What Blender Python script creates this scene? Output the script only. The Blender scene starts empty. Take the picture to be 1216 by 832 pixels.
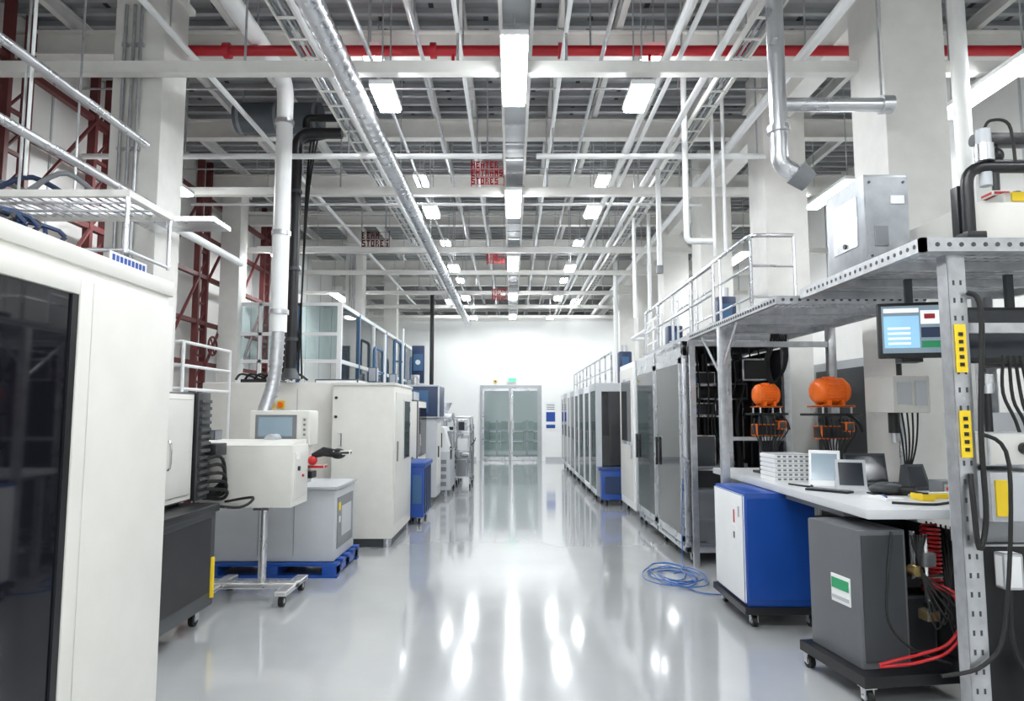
import bpy, bmesh, math, random
from mathutils import Vector, Matrix
random.seed(7)
scn = bpy.context.scene
scn.view_settings.view_transform = 'Standard'
scn.view_settings.exposure = 0.58

# ---------------------------------------------------------------- materials
MATS = {}
def mat(name, col, rough=0.5, metal=0.0, var=0.06, scale=6.0, emit=0, bump=0.0, coat=0.0):
    if name in MATS: return MATS[name]
    m = bpy.data.materials.new(name); m.use_nodes = True
    nt = m.node_tree; p = nt.nodes['Principled BSDF']
    tc = nt.nodes.new('ShaderNodeTexCoord')
    n = nt.nodes.new('ShaderNodeTexNoise'); n.inputs['Scale'].default_value = scale; n.inputs['Detail'].default_value = 4
    nt.links.new(tc.outputs['Object'], n.inputs['Vector'])
    r = nt.nodes.new('ShaderNodeValToRGB')
    r.color_ramp.elements[0].position = 0.3; r.color_ramp.elements[1].position = 0.7
    r.color_ramp.elements[0].color = tuple(max(0, c*(1-var)) for c in col)+(1,)
    r.color_ramp.elements[1].color = tuple(min(1, c*(1+var)) for c in col)+(1,)
    nt.links.new(n.outputs['Fac'], r.inputs['Fac'])
    nt.links.new(r.outputs['Color'], p.inputs['Base Color'])
    mr = nt.nodes.new('ShaderNodeMapRange')
    mr.inputs['To Min'].default_value = max(0.02, rough*0.85); mr.inputs['To Max'].default_value = min(1, rough*1.15)
    nt.links.new(n.outputs['Fac'], mr.inputs['Value']); nt.links.new(mr.outputs['Result'], p.inputs['Roughness'])
    p.inputs['Metallic'].default_value = metal
    p.inputs['Coat Weight'].default_value = coat
    if emit:
        p.inputs['Emission Color'].default_value = tuple(col)+(1,); p.inputs['Emission Strength'].default_value = emit
    MATS[name] = m; return m

def glassmat(name, tint, gloss=0.12, opac=0.0, body=(0.02,0.02,0.025)):
    if name in MATS: return MATS[name]
    m = bpy.data.materials.new(name); m.use_nodes = True
    nt = m.node_tree; nt.nodes.clear()
    out = nt.nodes.new('ShaderNodeOutputMaterial')
    tr = nt.nodes.new('ShaderNodeBsdfTransparent'); tr.inputs['Color'].default_value = tuple(tint)+(1,)
    df = nt.nodes.new('ShaderNodeBsdfDiffuse'); df.inputs['Color'].default_value = tuple(body)+(1,)
    gl = nt.nodes.new('ShaderNodeBsdfGlossy'); gl.inputs['Roughness'].default_value = 0.04
    mx = nt.nodes.new('ShaderNodeMixShader'); mx.inputs['Fac'].default_value = opac
    nt.links.new(tr.outputs[0], mx.inputs[1]); nt.links.new(df.outputs[0], mx.inputs[2])
    fr = nt.nodes.new('ShaderNodeFresnel'); fr.inputs['IOR'].default_value = 1.45
    ad = nt.nodes.new('ShaderNodeMath'); ad.operation = 'ADD'; ad.inputs[1].default_value = gloss*0.3
    nt.links.new(fr.outputs[0], ad.inputs[0])
    m2 = nt.nodes.new('ShaderNodeMixShader')
    nt.links.new(ad.outputs[0], m2.inputs['Fac']); nt.links.new(mx.outputs[0], m2.inputs[1]); nt.links.new(gl.outputs[0], m2.inputs[2])
    nt.links.new(m2.outputs[0], out.inputs['Surface'])
    MATS[name] = m; return m

CREAM = mat('cream_paint', (0.74,0.725,0.675), 0.4, var=0.03)
CREAM2 = mat('cream_powdercoat', (0.66,0.65,0.61), 0.45, var=0.03)
WHITE = mat('white_paint', (0.84,0.85,0.85), 0.4, var=0.02)
STEELW = mat('cream_structural_steel', (0.77,0.76,0.725), 0.5, var=0.04)
BEAM = mat('grey_structural_steel', (0.70,0.70,0.68), 0.5, var=0.05)
LGREY = mat('light_grey_paint', (0.50,0.52,0.545), 0.4, var=0.03)
MGREY = mat('mid_grey_paint', (0.20,0.21,0.225), 0.4, var=0.04)
DGREY = mat('dark_grey_paint', (0.05,0.055,0.06), 0.4, var=0.06)
BLACK = mat('black_plastic', (0.011,0.011,0.013), 0.35, var=0.1)
RUB = mat('black_rubber', (0.011,0.011,0.011), 0.6, var=0.1)
GALV = mat('galvanised_steel', (0.55,0.56,0.58), 0.33, 0.85, var=0.14, scale=14)
GBOX = mat('zinc_sheet', (0.40,0.42,0.44), 0.42, 0.75, var=0.15, scale=9)
ALU = mat('aluminium', (0.66,0.67,0.695), 0.28, 0.9, var=0.04)
CHROME = mat('chrome', (0.8,0.8,0.8), 0.12, 1.0, var=0.02)
RED = mat('red_pipe_paint', (0.45,0.010,0.02), 0.35, var=0.05)
DRED = mat('dark_red_oxide_steel', (0.12,0.022,0.022), 0.5, var=0.15)
BLUE = mat('blue_paint', (0.009,0.065,0.33), 0.35, var=0.05)
SBLUE = mat('steel_blue_paint', (0.05,0.13,0.26), 0.4, var=0.05)
NAVY = mat('navy_paint', (0.02,0.04,0.10), 0.35, var=0.05)
BLUECAB = mat('blue_cable', (0.02,0.11,0.36), 0.4)
ORANGE = mat('orange_paint', (0.95,0.17,0.01), 0.35, var=0.05)
YEL = mat('yellow_label', (0.88,0.62,0.02), 0.5, var=0.02)
REDP = mat('red_plastic', (0.55,0.018,0.018), 0.3)
REDH = mat('red_hose', (0.50,0.018,0.022), 0.3)
GREEN = mat('green_label', (0.03,0.34,0.14), 0.5)
PAPER = mat('paper', (0.85,0.85,0.84), 0.7, var=0.02)
BRASS = mat('brass', (0.7,0.5,0.2), 0.3, 0.9)
SCREEN = mat('screen_glow', (0.12,0.16,0.19), 0.15, emit=0.8)
SCREEND = mat('screen_dark', (0.03,0.035,0.045), 0.1)
LAMP = mat('lamp_diffuser', (0.94,0.975,1.0), 0.5, var=0.0, emit=44)
DGLASS = glassmat('tinted_glass', (0.34,0.36,0.38), 0.22, 0.45, (0.02,0.022,0.026))
BGLASS = glassmat('black_glass', (0.02,0.02,0.02), 0.1, 0.9, (0.008,0.008,0.012))
CGLASS = glassmat('clear_glass', (0.85,0.93,0.94), 0.1, 0.06, (0.6,0.7,0.7))

def floor_mat():
    m = bpy.data.materials.new('epoxy_floor'); m.use_nodes = True
    nt = m.node_tree; p = nt.nodes['Principled BSDF']
    tc = nt.nodes.new('ShaderNodeTexCoord')
    n = nt.nodes.new('ShaderNodeTexNoise'); n.inputs['Scale'].default_value = 0.9; n.inputs['Detail'].default_value = 5
    nt.links.new(tc.outputs['Object'], n.inputs['Vector'])
    r = nt.nodes.new('ShaderNodeValToRGB')
    r.color_ramp.elements[0].color = (0.42,0.43,0.44,1); r.color_ramp.elements[1].color = (0.50,0.51,0.515,1)
    r.color_ramp.elements[0].position = 0.3; r.color_ramp.elements[1].position = 0.7
    nt.links.new(n.outputs['Fac'], r.inputs['Fac']); nt.links.new(r.outputs['Color'], p.inputs['Base Color'])
    n2 = nt.nodes.new('ShaderNodeTexNoise'); n2.inputs['Scale'].default_value = 3; n2.inputs['Detail'].default_value = 6
    nt.links.new(tc.outputs['Object'], n2.inputs['Vector'])
    mr = nt.nodes.new('ShaderNodeMapRange'); mr.inputs['To Min'].default_value = 0.08; mr.inputs['To Max'].default_value = 0.18
    nt.links.new(n2.outputs['Fac'], mr.inputs['Value']); nt.links.new(mr.outputs['Result'], p.inputs['Roughness'])
    n3 = nt.nodes.new('ShaderNodeTexNoise'); n3.inputs['Scale'].default_value = 1.6; n3.inputs['Detail'].default_value = 2
    nt.links.new(tc.outputs['Object'], n3.inputs['Vector'])
    b = nt.nodes.new('ShaderNodeBump'); b.inputs['Strength'].default_value = 0.05; b.inputs['Distance'].default_value = 0.02
    nt.links.new(n3.outputs['Fac'], b.inputs['Height']); nt.links.new(b.outputs['Normal'], p.inputs['Normal'])
    p.inputs['Coat Weight'].default_value = 0.9; p.inputs['Coat Roughness'].default_value = 0.07; p.inputs['Coat IOR'].default_value = 1.6
    return m
def deck_mat():
    m = bpy.data.materials.new('ceiling_deck'); m.use_nodes = True
    nt = m.node_tree; p = nt.nodes['Principled BSDF']
    tc = nt.nodes.new('ShaderNodeTexCoord')
    bk = nt.nodes.new('ShaderNodeTexBrick'); bk.inputs['Scale'].default_value = 1.0
    bk.inputs['Color1'].default_value = (0.20,0.21,0.23,1); bk.inputs['Color2'].default_value = (0.38,0.39,0.40,1)
    bk.inputs['Mortar'].default_value = (0.03,0.03,0.035,1); bk.inputs['Mortar Size'].default_value = 0.03
    bk.inputs['Brick Width'].default_value = 1.2; bk.inputs['Row Height'].default_value = 0.6
    nt.links.new(tc.outputs['Object'], bk.inputs['Vector']); nt.links.new(bk.outputs['Color'], p.inputs['Base Color'])
    p.inputs['Roughness'].default_value = 0.5
    return m

# ---------------------------------------------------------------- builder
class Obj:
    def __init__(s, name):
        s.name = name; s.bm = bmesh.new(); s.mats = []; s.M = Matrix.Identity(4)
    def mi(s, m):
        if m not in s.mats: s.mats.append(m)
        return s.mats.index(m)
    def v(s, p): return s.bm.verts.new(s.M @ Vector(p))
    def box(s, x0,x1,y0,y1,z0,z1, m, bev=0.0):
        i = s.mi(m)
        c = [s.v(p) for p in ((x0,y0,z0),(x1,y0,z0),(x1,y1,z0),(x0,y1,z0),(x0,y0,z1),(x1,y0,z1),(x1,y1,z1),(x0,y1,z1))]
        fs = [s.bm.faces.new([c[k] for k in q]) for q in ((0,3,2,1),(4,5,6,7),(0,1,5,4),(1,2,6,5),(2,3,7,6),(3,0,4,7))]
        for f in fs: f.material_index = i
        if bev:
            es = list({e for f in fs for e in f.edges})
            bmesh.ops.bevel(s.bm, geom=es, offset=bev, segments=2, affect='EDGES', profile=0.6)
        return s
    def prism(s, pts, axis, a0, a1, m):
        i = s.mi(m)
        def P(p,a): return {'x':(a,p[0],p[1]),'y':(p[0],a,p[1]),'z':(p[0],p[1],a)}[axis]
        A = [s.v(P(p,a0)) for p in pts]; B = [s.v(P(p,a1)) for p in pts]; n = len(pts)
        fs = [s.bm.faces.new(A), s.bm.faces.new(B[::-1])]
        for k in range(n): fs.append(s.bm.faces.new((A[k],B[k],B[(k+1)%n],A[(k+1)%n])))
        for f in fs: f.material_index = i
        bmesh.ops.recalc_face_normals(s.bm, faces=fs); return s
    def tube(s, pts, r, m, seg=10, radii=None, smooth=0, cap=True):
        pts = [Vector(p) for p in pts]
        if smooth:
            q=[]; P=[pts[0]]+pts+[pts[-1]]
            for k in range(1,len(P)-2):
                for j in range(smooth):
                    t=j/smooth; a,b,c,d=P[k-1],P[k],P[k+1],P[k+2]
                    q.append(0.5*((2*b)+(c-a)*t+(2*a-5*b+4*c-d)*t*t+(3*b-a-3*c+d)*t**3))
            q.append(pts[-1]); pts=q
        i = s.mi(m); n=len(pts); rings=[]
        up=None
        for k in range(n):
            if k==0: t=pts[1]-pts[0]
            elif k==n-1: t=pts[-1]-pts[-2]
            else: t=(pts[k+1]-pts[k]).normalized()+(pts[k]-pts[k-1]).normalized()
            if t.length<1e-9: t=Vector((0,0,1))
            t.normalize()
            if up is None:
                up = Vector((0,0,1)) if abs(t.z)<0.9 else Vector((1,0,0))
            a = up - t*up.dot(t)
            if a.length<1e-6: a = Vector((0,1,0))-t*t.y
            a.normalize(); up=a; b=t.cross(a)
            rr = radii[k] if radii else r
            rings.append([s.v(pts[k]+(a*math.cos(2*math.pi*j/seg)+b*math.sin(2*math.pi*j/seg))*rr) for j in range(seg)])
        for k in range(n-1):
            for j in range(seg):
                f=s.bm.faces.new((rings[k][j],rings[k][(j+1)%seg],rings[k+1][(j+1)%seg],rings[k+1][j])); f.material_index=i
        if cap:
            f=s.bm.faces.new(rings[0][::-1]); f.material_index=i
            f=s.bm.faces.new(rings[-1]); f.material_index=i
        return s
    def cyl(s,p0,p1,r,m,seg=16,r2=None):
        return s.tube([p0,p1],r,m,seg,radii=[r,r if r2 is None else r2])
    def ball(s,c,r,m,sc=(1,1,1)):
        i=s.mi(m); before=set(s.bm.faces)
        bmesh.ops.create_uvsphere(s.bm,u_segments=18,v_segments=10,radius=r,matrix=s.M@Matrix.Translation(c)@Matrix.Diagonal((*sc,1)))
        for f in s.bm.faces:
            if f not in before: f.material_index=i
        return s
    def elbow(s, pts, r, m, seg=14, R=None):
        R = R or r*1.8; P=[Vector(p) for p in pts]; q=[P[0]]
        for k in range(1,len(P)-1):
            a=(P[k-1]-P[k]); b=(P[k+1]-P[k]); d=min(R,a.length*.45,b.length*.45)
            A=P[k]+a.normalized()*d; B=P[k]+b.normalized()*d
            for j in range(7):
                t=j/6; q.append(A*(1-t)**2+P[k]*2*t*(1-t)+B*t*t)
        q.append(P[-1]); return s.tube(q,r,m,seg)
    def caster(s,x,y,r=0.05,z=0.0,m=None):
        s.cyl((x-0.016,y,z+r),(x+0.016,y,z+r),r,RUB,16)
        s.cyl((x-0.019,y,z+r),(x+0.019,y,z+r),r*.45,LGREY,12)
        s.box(x-0.028,x-0.022,y-r*.45,y+r*.45,z+r*.8,z+2.2*r,ALU)
        s.box(x+0.022,x+0.028,y-r*.45,y+r*.45,z+r*.8,z+2.2*r,ALU)
        s.box(x-0.035,x+0.035,y-0.035,y+0.035,z+2.2*r,z+2.4*r,ALU); return s
    def done(s, sharp=35):
        bm=s.bm; bm.normal_update()
        vs=[v.co for v in bm.verts]
        lo=Vector([min(v[i] for v in vs) for i in range(3)]); hi=Vector([max(v[i] for v in vs) for i in range(3)])
        o=Vector(((lo.x+hi.x)/2,(lo.y+hi.y)/2,lo.z))
        bmesh.ops.translate(bm,verts=bm.verts,vec=-o)
        for f in bm.faces: f.smooth=True
        me=bpy.data.meshes.new(s.name); bm.to_mesh(me); bm.free()
        for m in s.mats: me.materials.append(m)
        me.set_sharp_from_angle(angle=math.radians(sharp))
        ob=bpy.data.objects.new(s.name,me); ob.location=o; scn.collection.objects.link(ob); return ob

XL,XR,YB,YF,YE,ZC = -5.6,6.2,-5.0,23.1,34.0,6.1
# ---------------------------------------------------------------- shell
o=Obj('floor'); o.box(XL-.2,XR+.2,YB-.2,YE+.2,-0.2,0,floor_mat()); o.done()
o=Obj('ceiling'); DK=deck_mat(); RIB=mat('deck_rib',(0.42,0.43,0.44),0.45,0.2)
o.box(XL-.2,XR+.2,YB-.2,YE+.2,ZC,ZC+.2,DK)
y=YB
while y<YE:
    o.box(XL,XR,y,y+0.06,ZC-0.06,ZC+.01,RIB); y+=0.25
o.done()
WALLM=mat('wall_panel_cream',(0.78,0.775,0.75),0.55,var=0.03,scale=2)
WALLW=mat('wall_white',(0.88,0.885,0.87),0.5,var=0.015,scale=2)
o=Obj('wall_left'); o.box(XL-.2,XL,YB,YE,0,ZC,WALLM)
for k in range(30): o.box(XL,XL+.012,YB+k*1.3,YB+k*1.3+.03,0,ZC,LGREY)
o.done()
o=Obj('wall_right'); o.box(XR,XR+.2,YB,YE,0,ZC,WALLM)
for k in range(30): o.box(XR-.012,XR,YB+k*1.3,YB+k*1.3+.03,0,ZC,LGREY)
o.done()
o=Obj('wall_back'); o.box(XL-.2,XR+.2,YB-.2,YB,0,ZC,WALLW); o.done()
o=Obj('wall_end'); o.box(XL-.2,XR+.2,YE,YE+.2,0,ZC,WALLW); o.done()
o=Obj('wall_front')
o.box(XL,-1.08,YF,YF+.15,0,4.7,WALLW); o.box(1.0,XR,YF,YF+.15,0,4.7,WALLW); o.box(-1.08,1.0,YF,YF+.15,2.52,4.7,WALLW)
o.box(XL,XR,YF-.04,YF+.19,4.7,4.8,STEELW)
o.done()
o=Obj('baseboard_front'); o.box(XL+.02,-1.2,YF-.02,YF,0,.12,LGREY); o.box(1.12,XR-.02,YF-.02,YF,0,.12,LGREY); o.done()
# door
FR=mat('door_frame_grey',(0.42,0.44,0.46),0.35,0.5)
o=Obj('door_1'); y0=YF-.03;y1=YF+.1
o.box(-1.08,-1.0,y0,y1,0,2.52,FR); o.box(.92,1.0,y0,y1,0,2.52,FR); o.box(-1.0,.92,y0,y1,2.42,2.52,FR)
for a,b in((-1.0,-.05),(-.03,.92)):
    o.box(a,a+.06,y0+.03,y1-.03,.01,2.42,ALU); o.box(b-.06,b,y0+.03,y1-.03,.01,2.42,FR)
    o.box(a+.06,b-.06,y0+.03,y1-.03,2.33,2.42,ALU); o.box(a+.06,b-.06,y0+.03,y1-.03,.01,.13,ALU)
    o.box(a+.06,b-.06,y0+.06,y0+.07,.13,2.33,CGLASS)
for x in(-.12,.05): o.tube([(x,y0-.03,.9),(x,y0-.03,1.4)],.012,CHROME); o.box(x-.01,x+.01,y0-.03,y0+.03,.92,.94,CHROME); o.box(x-.01,x+.01,y0-.03,y0+.03,1.36,1.38,CHROME)
o.done()
o=Obj('storage_rack'); G=mat('pale_green_bins',(0.38,0.45,0.40),0.5,var=.15,scale=3)
for x in(-1.8,-.6,.6,1.8):
    for yy in(27,27.9): o.box(x-.03,x+.03,yy-.03,yy+.03,0,1.3,LGREY)
for z in(.1,.5,.9): 
    o.box(-1.8,1.8,27,27.9,z,z+.05,LGREY)
    for k in range(8): o.box(-1.76+k*.44,-1.34+k*.44,27.05,27.7,z+.05,z+.05+.26+.05*(k%2),G,.01)
o.done()
o=Obj('exit_sign'); o.box(-.14,.16,YF-.07,YF-.001,2.62,2.78,WHITE); o.box(-.12,.14,YF-.075,YF-.07,2.64,2.76,mat('exit_green',(0.1,.55,.3),.4,emit=.6)); o.done()
o=Obj('door_sensor'); o.box(-.62,-.5,YF-.06,YF-.001,2.62,2.7,YEL,.01); o.cyl((-.56,YF-.07,2.66),(-.56,YF-.06,2.66),.025,BLACK); o.done()
o=Obj('notice_board')
o.box(1.12,1.48,YF-.03,YF-.001,1.05,1.95,WHITE); 
o.box(1.15,1.45,YF-.035,YF-.03,1.3,1.62,BLUE); o.box(1.15,1.45,YF-.035,YF-.03,1.08,1.2,BLUE)
for k in range(3): o.box(1.17,1.43,YF-.035,YF-.03,1.7+k*.07,1.73+k*.07,MGREY)
o.done()

# ---------------------------------------------------------------- columns
def column(x0,x1,y0,y1,m=STEELW,conduit=True,side=1):
    o=Obj('structural_column'); o.box(x0,x1,y0,y1,0,ZC-.07,m,.012)
    o.box(x0-.03,x1+.03,y0-.03,y1+.03,0,.12,LGREY,.01)
    o.box(x0-.04,x1+.04,y0-.04,y1+.04,ZC-.5,ZC-.44,m)
    if conduit:
        for k in(.25,.42,.56): 
            xx=x0+(x1-x0)*k; o.tube([(xx,y0-.03,.3),(xx,y0-.03,5.4)],.016,GALV,8)
            for z in(1,2,3,4,5): o.box(xx-.03,xx+.03,y0-.035,y0,z,z+.03,GALV)
    return o.done()
column(-3.72,-3.25,6.1,6.55)
column(-3.95,-3.55,16,16.4)
column(-3.95,-3.55,20.8,21.2,conduit=False)
column(-5.3,-4.95,12.2,12.55,conduit=False)
for y in(5.55,8.3,11.2,14.0,16.9,19.8): column(3.15,3.68,y,y+.56,conduit=False)
# ---------------------------------------------------------------- ceiling structure
def ibeam_x(o,x0,x1,y,z,h=.25,w=.16,m=STEELW):
    o.box(x0,x1,y-w/2,y+w/2,z,z+.02,m); o.box(x0,x1,y-w/2,y+w/2,z+h-.02,z+h,m); o.box(x0,x1,y-.012,y+.012,z+.02,z+h-.02,m)
def ibeam_y(o,y0,y1,x,z,h=.25,w=.16,m=STEELW):
    o.box(x-w/2,x+w/2,y0,y1,z,z+.02,m); o.box(x-w/2,x+w/2,y0,y1,z+h-.02,z+h,m); o.box(x-.012,x+.012,y0,y1,z+.02,z+h-.02,m)
o=Obj('roof_girder_frame')
for y in(2.7,5.0,7.3,9.6,11.9,14.2,16.5,18.8,21.1,23.6,26.5,30): ibeam_x(o,XL+.01,XR-.01,y,5.55,.28,.15)
for x in(-4.9,-4.0,-3.1,-2.1,-1.1,-.55,.55,1.2,1.9,2.6,4.3,5.2): ibeam_y(o,YB+.01,YE-.01,x,5.86,.17,.07,BEAM)
o.box(3.25,3.5,YB+.01,YE-.01,5.3,5.55,STEELW)
o.done()
o=Obj('cross_support_rails')
for y,z,h in((6.0,4.68,.11),(9.5,4.68,.11),(13.0,4.68,.1),(15.2,4.7,.09),(17.8,4.7,.09),(20.2,4.7,.09),(22.3,4.7,.09),(3.2,5.3,.1)):
    o.box(XL+.01,XR-.01,y-.05,y+.05,z,z+h,STEELW)
    for x in(-2.45,-.5,.5,2.4): o.cyl((x,y,z+h),(x,y,6.0),.012,GALV,6)
o.done()
o=Obj('transverse_water_pipe'); o.tube([(XL+.35,8.1,4.72),(-.12,8.1,4.72)],.035,WHITE); o.tube([(.3,8.1,4.72),(3.1,8.1,4.72)],.035,WHITE)
for x in(-4,-2,-.3,.5,2.6,3): o.cyl((x,8.1,4.74),(x,8.1,6.0),.01,GALV,6)
o.done()
for y,z,r in ((10.9,4.99,.025),(13.8,4.99,.025),(19,4.99,.025),(4.2,5.48,.014),(7.9,5.48,.014),(10.4,5.4,.014),(12.6,5.3,.014),(15.8,5.3,.014)):
    o=Obj('transverse_conduit'); o.tube([(XL+.36,y,z),(3.1,y,z)],r,WHITE if r>.02 else GALV,8)
    for x in(-4,-1,2): o.cyl((x,y,z),(x,y,6.0),.008,GALV,6)
    o.done()
o=Obj('red_sprinkler_pipe')
o.tube([(-3.45,6.65,5.27),(5.2,6.65,5.27)],.052,RED,14)
for x in(-2.9,-.8,.5,2.4,4.2): o.cyl((x-.03,6.65,5.27),(x+.03,6.65,5.27),.08,RED,16); o.cyl((x+.3,6.65,5.3),(x+.3,6.65,6.0),.01,GALV,6)
for x in(-1.9,-.6,1.4,3.6): o.cyl((x,6.65,5.27),(x,6.65,5.12),.018,RED,8); o.cyl((x,6.65,5.12),(x,6.65,5.1),.035,BRASS,8)
o.tube([(.4,6.8,5.36),(2.1,6.8,5.36)],.035,RED,12)
o.done()
GL={'A':["010","101","111","101","101"],'E':["111","100","110","100","111"],'H':["101","101","111","101","101"],'B':["110","101","110","101","110"],'R':["110","101","110","101","101"],'N':["101","111","111","101","101"],'O':["111","101","101","101","111"],'T':["111","010","010","010","010"],'S':["111","100","111","001","111"]}
def sign(x,y,z,w,rows=("HEATER","BEAN","STORAE"),m=RED):
    o=Obj('hanging_red_sign')
    L=max(len(r) for r in rows); cw=w/L; px=cw/4; ph=px*1.15
    H=len(rows)*ph*6.2
    zz=z+H
    for ri,r in enumerate(rows):
        for ci,c in enumerate(r):
            if c not in GL: continue
            for a,row in enumerate(GL[c]):
                for b,ch in enumerate(row):
                    if ch=='1':
                        X=x-w/2+ci*cw+b*px; Z=zz-ri*ph*6.2-a*ph
                        o.box(X,X+px*1.02,y,y+.01,Z-ph*1.02,Z,m)
        o.box(x-w/2,x+w/2,y+.01,y+.016,zz-ri*ph*6.2-ph*5.3,zz-ri*ph*6.2-ph*5.0,m)
        o.box(x-w/2,x+w/2,y+.01,y+.016,zz-ri*ph*6.2,zz-ri*ph*6.2+ph*.3,m)
    for xx in(x-w/2,x+w/2): o.box(xx-.006,xx+.006,y,y+.012,z-.01,zz+.03,m); o.cyl((xx,y+.006,zz),(xx,y+.006,6.0),.006,GALV,6)
    o.done()
sign(-.33,9.0,4.66,.44,("HEATER","ENTRANS","STORES")); sign(-.33,13.4,4.55,.34); sign(-.33,17.0,4.4,.34); sign(-2.75,13.5,4.9,.55,("BEAN","STORES"),DRED)
# lighting trunk tray
o=Obj('lighting_trunk_tray')
for x in(-.11,.15): o.box(x,x+.03,2.2,22.8,4.80,4.90,STEELW)
o.box(-.08,.15,2.2,22.8,4.88,4.90,LGREY)
y=2.4
while y<22.6: o.box(-.08,.15,y,y+.04,4.80,4.82,GALV); y+=.5
for y in(3,7,10.5,12,15,18,21): 
    for x in(-.095,.165): o.cyl((x,y,4.88),(x,y,6.0),.01,GALV,6)
o.done()
def fixture(x,y,z=4.6,L=1.2,w=.2,hang=True):
    o=Obj('led_light_fixture')
    o.box(x-w/2-.015,x+w/2+.015,y-L/2-.02,y+L/2+.02,z+.02,z+.07,WHITE,.008)
    o.box(x-w/2,x+w/2,y-L/2,y+L/2,z-.01,z+.02,LAMP)
    if hang:
        for d in(-.4,.4): o.cyl((x,y+d*L,z+.07),(x,y+d*L,6.02),.008,GALV,6)
    o.done()
for y in(-2.6,1.6,5.85,9.7,13.7,17.6,21.4): 
    fixture(.02,y,4.6,1.2 if y<15 else .8,hang=True)
for x in(-1.2,1.2):
    for y in(-2.6,1.6): fixture(x,y,4.58,1.2,.2)
    for y in(6.25,9.95,13.9,17.6,21.3): fixture(x,y,4.56,.5,.19)  # farthest pair added to brighten the far wall
for x in(-1.5,1.5):
    for y in(7.1,11.0,15.2,19.5): fixture(x,y,5.4,.5,.18)
for y in(-2.6,1.6,6.1,9.2,13.2,17.5,20.8): fixture(4.4,y,4.58,1.2,.18)
for y in(-2.6,1.6,8.6,13.4,17.6): fixture(-4.5,y,4.58,1.2,.18)
for x in(-2.0,2.0): fixture(x,21.5,5.1,.8,.2)  # extra pair added as a wash to lift the far wall
for x in(-3,3): fixture(x,25.5,4.6,1.2,.2); fixture(x,29.5,4.6,1.2,.2)  # added lamps, out of view, brightening the room behind the door
def hangers(o,x,z,ys):
    for y in ys: o.cyl((x,y,z),(x,y,6.0),.009,GALV,6)
o=Obj('spiral_air_duct')
r=[];p=[]
y=-3.0; DX,DZ=-1.46,4.56
while y<22.5: 
    p.append((DX,y,DZ)); r.append(.095); y+=.15
    p.append((DX,y-.02,DZ)); r.append(.095); p.append((DX,y-.012,DZ)); r.append(.101); p.append((DX,y-.004,DZ)); r.append(.095)
o.tube(p,.1,ALU,18,radii=r); hangers(o,DX,DZ+.05,(-2,1,4,8.7,12,16.6,19)); o.done(80)
for x,z,r in((-1.75,4.85,.03),(-1.32,4.90,.02),(1.42,4.85,.035),(1.56,4.9,.025),(1.9,4.9,.035),(2.7,4.9,.05),(.5,5.1,.022),(-.5,5.1,.022),(.9,5.15,.02),(-.9,5.15,.02),(-3.15,5.1,.03)):
    o=Obj('conduit_pipe'); o.tube([(x,-4,z),(x,22.9,z)],r,WHITE if r>.021 else GALV,10); hangers(o,x,z,range(-2,23,4)); o.done()
for x,zt_ in((-2.0,5.08),(2.25,5.08)):
    o=Obj('cable_tray')
    for a in(-.10,.08): o.box(x+a,x+a+.02,-3,22.6,zt_,zt_+.07,STEELW)
    y=-3
    while y<22.5: o.box(x-.08,x+.08,y,y+.025,zt_,zt_+.015,STEELW); y+=.35
    for k in range(3): o.tube([(x-.06+k*.05,-3,zt_+.03),(x-.06+k*.05,22.6,zt_+.03)],.014,LGREY if k%2 else MGREY,6)
    hangers(o,x-.09,zt_+.05,range(-2,23,4)); hangers(o,x+.09,zt_+.05,range(-2,23,4)); o.done()

# left big exhaust pipe
o=Obj('exhaust_pipe')
o.elbow([(-2.62,-3,5.42),(-2.62,7.6,5.42),(-2.62,7.6,2.5)],.092,WHITE,18,.22)
for z in(4.9,3.6,2.7): o.cyl((-2.62,7.6,z),(-2.62,7.6,z+.05),.108,GALV,18)
for yy in (1.5,4.5): o.cyl((-2.62,yy,5.42),(-2.62,yy+.05,5.42),.108,GALV,18)
base=[(-2.62,7.6,2.5),(-2.64,7.58,2.0),(-2.7,7.45,1.6),(-2.72,7.3,1.42)]
o.tube(base,.07,GALV,14,smooth=6)
for k in range(12):
    t=k/12; o.cyl((-2.62-.06*t*t,7.6-.1*t*t,2.45-t*.8),(-2.62-.06*t*t,7.6-.1*t*t,2.43-t*.8),.078,GALV,14)
hangers(o,-2.62,5.48,(0,3,6.2)); o.done()
o=Obj('black_extraction_duct')
o.elbow([(-2.2,8.55,5.2),(-2.78,8.55,5.2),(-2.78,8.55,2.02)],.07,BLACK,16,.2)
o.elbow([(-2.35,8.75,5.28),(-2.93,8.75,5.15),(-2.93,8.75,2.02)],.045,BLACK,14,.2)
o.elbow([(-2.7,8.65,5.3),(-2.7,8.65,5.45),(-2.2,8.65,5.45)],.05,BLACK,12,.1)
for z in(4.4,3.4,2.5): o.cyl((-2.78,8.55,z),(-2.78,8.55,z+.04),.085,DGREY,16)
o.cyl((-2.78,8.55,2.02),(-2.78,8.55,2.15),.12,DGREY,16,.07)
o.cyl((-2.25,8.55,5.2),(-2.25,8.55,6.0),.012,GALV,6)
for k in range(3): o.tube([(-2.6+.05*k,8.6,5.3),(-2.66+.02*k,8.6,4.5),(-2.68,8.6,3.0),(-2.75+.05*k,8.6,2.02)],.012,RUB,6,smooth=5)
o.done()
DUCT=mat('dark_duct_steel',(0.085,0.10,0.115),0.4,0.3)
o=Obj('ventilation_duct'); o.cyl((-3.75,9.0,5.6),(-2.6,9.0,5.6),.21,DUCT,22)
for x in(-3.7,-3.2,-2.68): o.cyl((x,9,5.6),(x+.04,9,5.6),.22,MGREY,22); o.cyl((x+.02,9,5.75),(x+.02,9,6.02),.01,GALV,6)
o.done()
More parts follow.
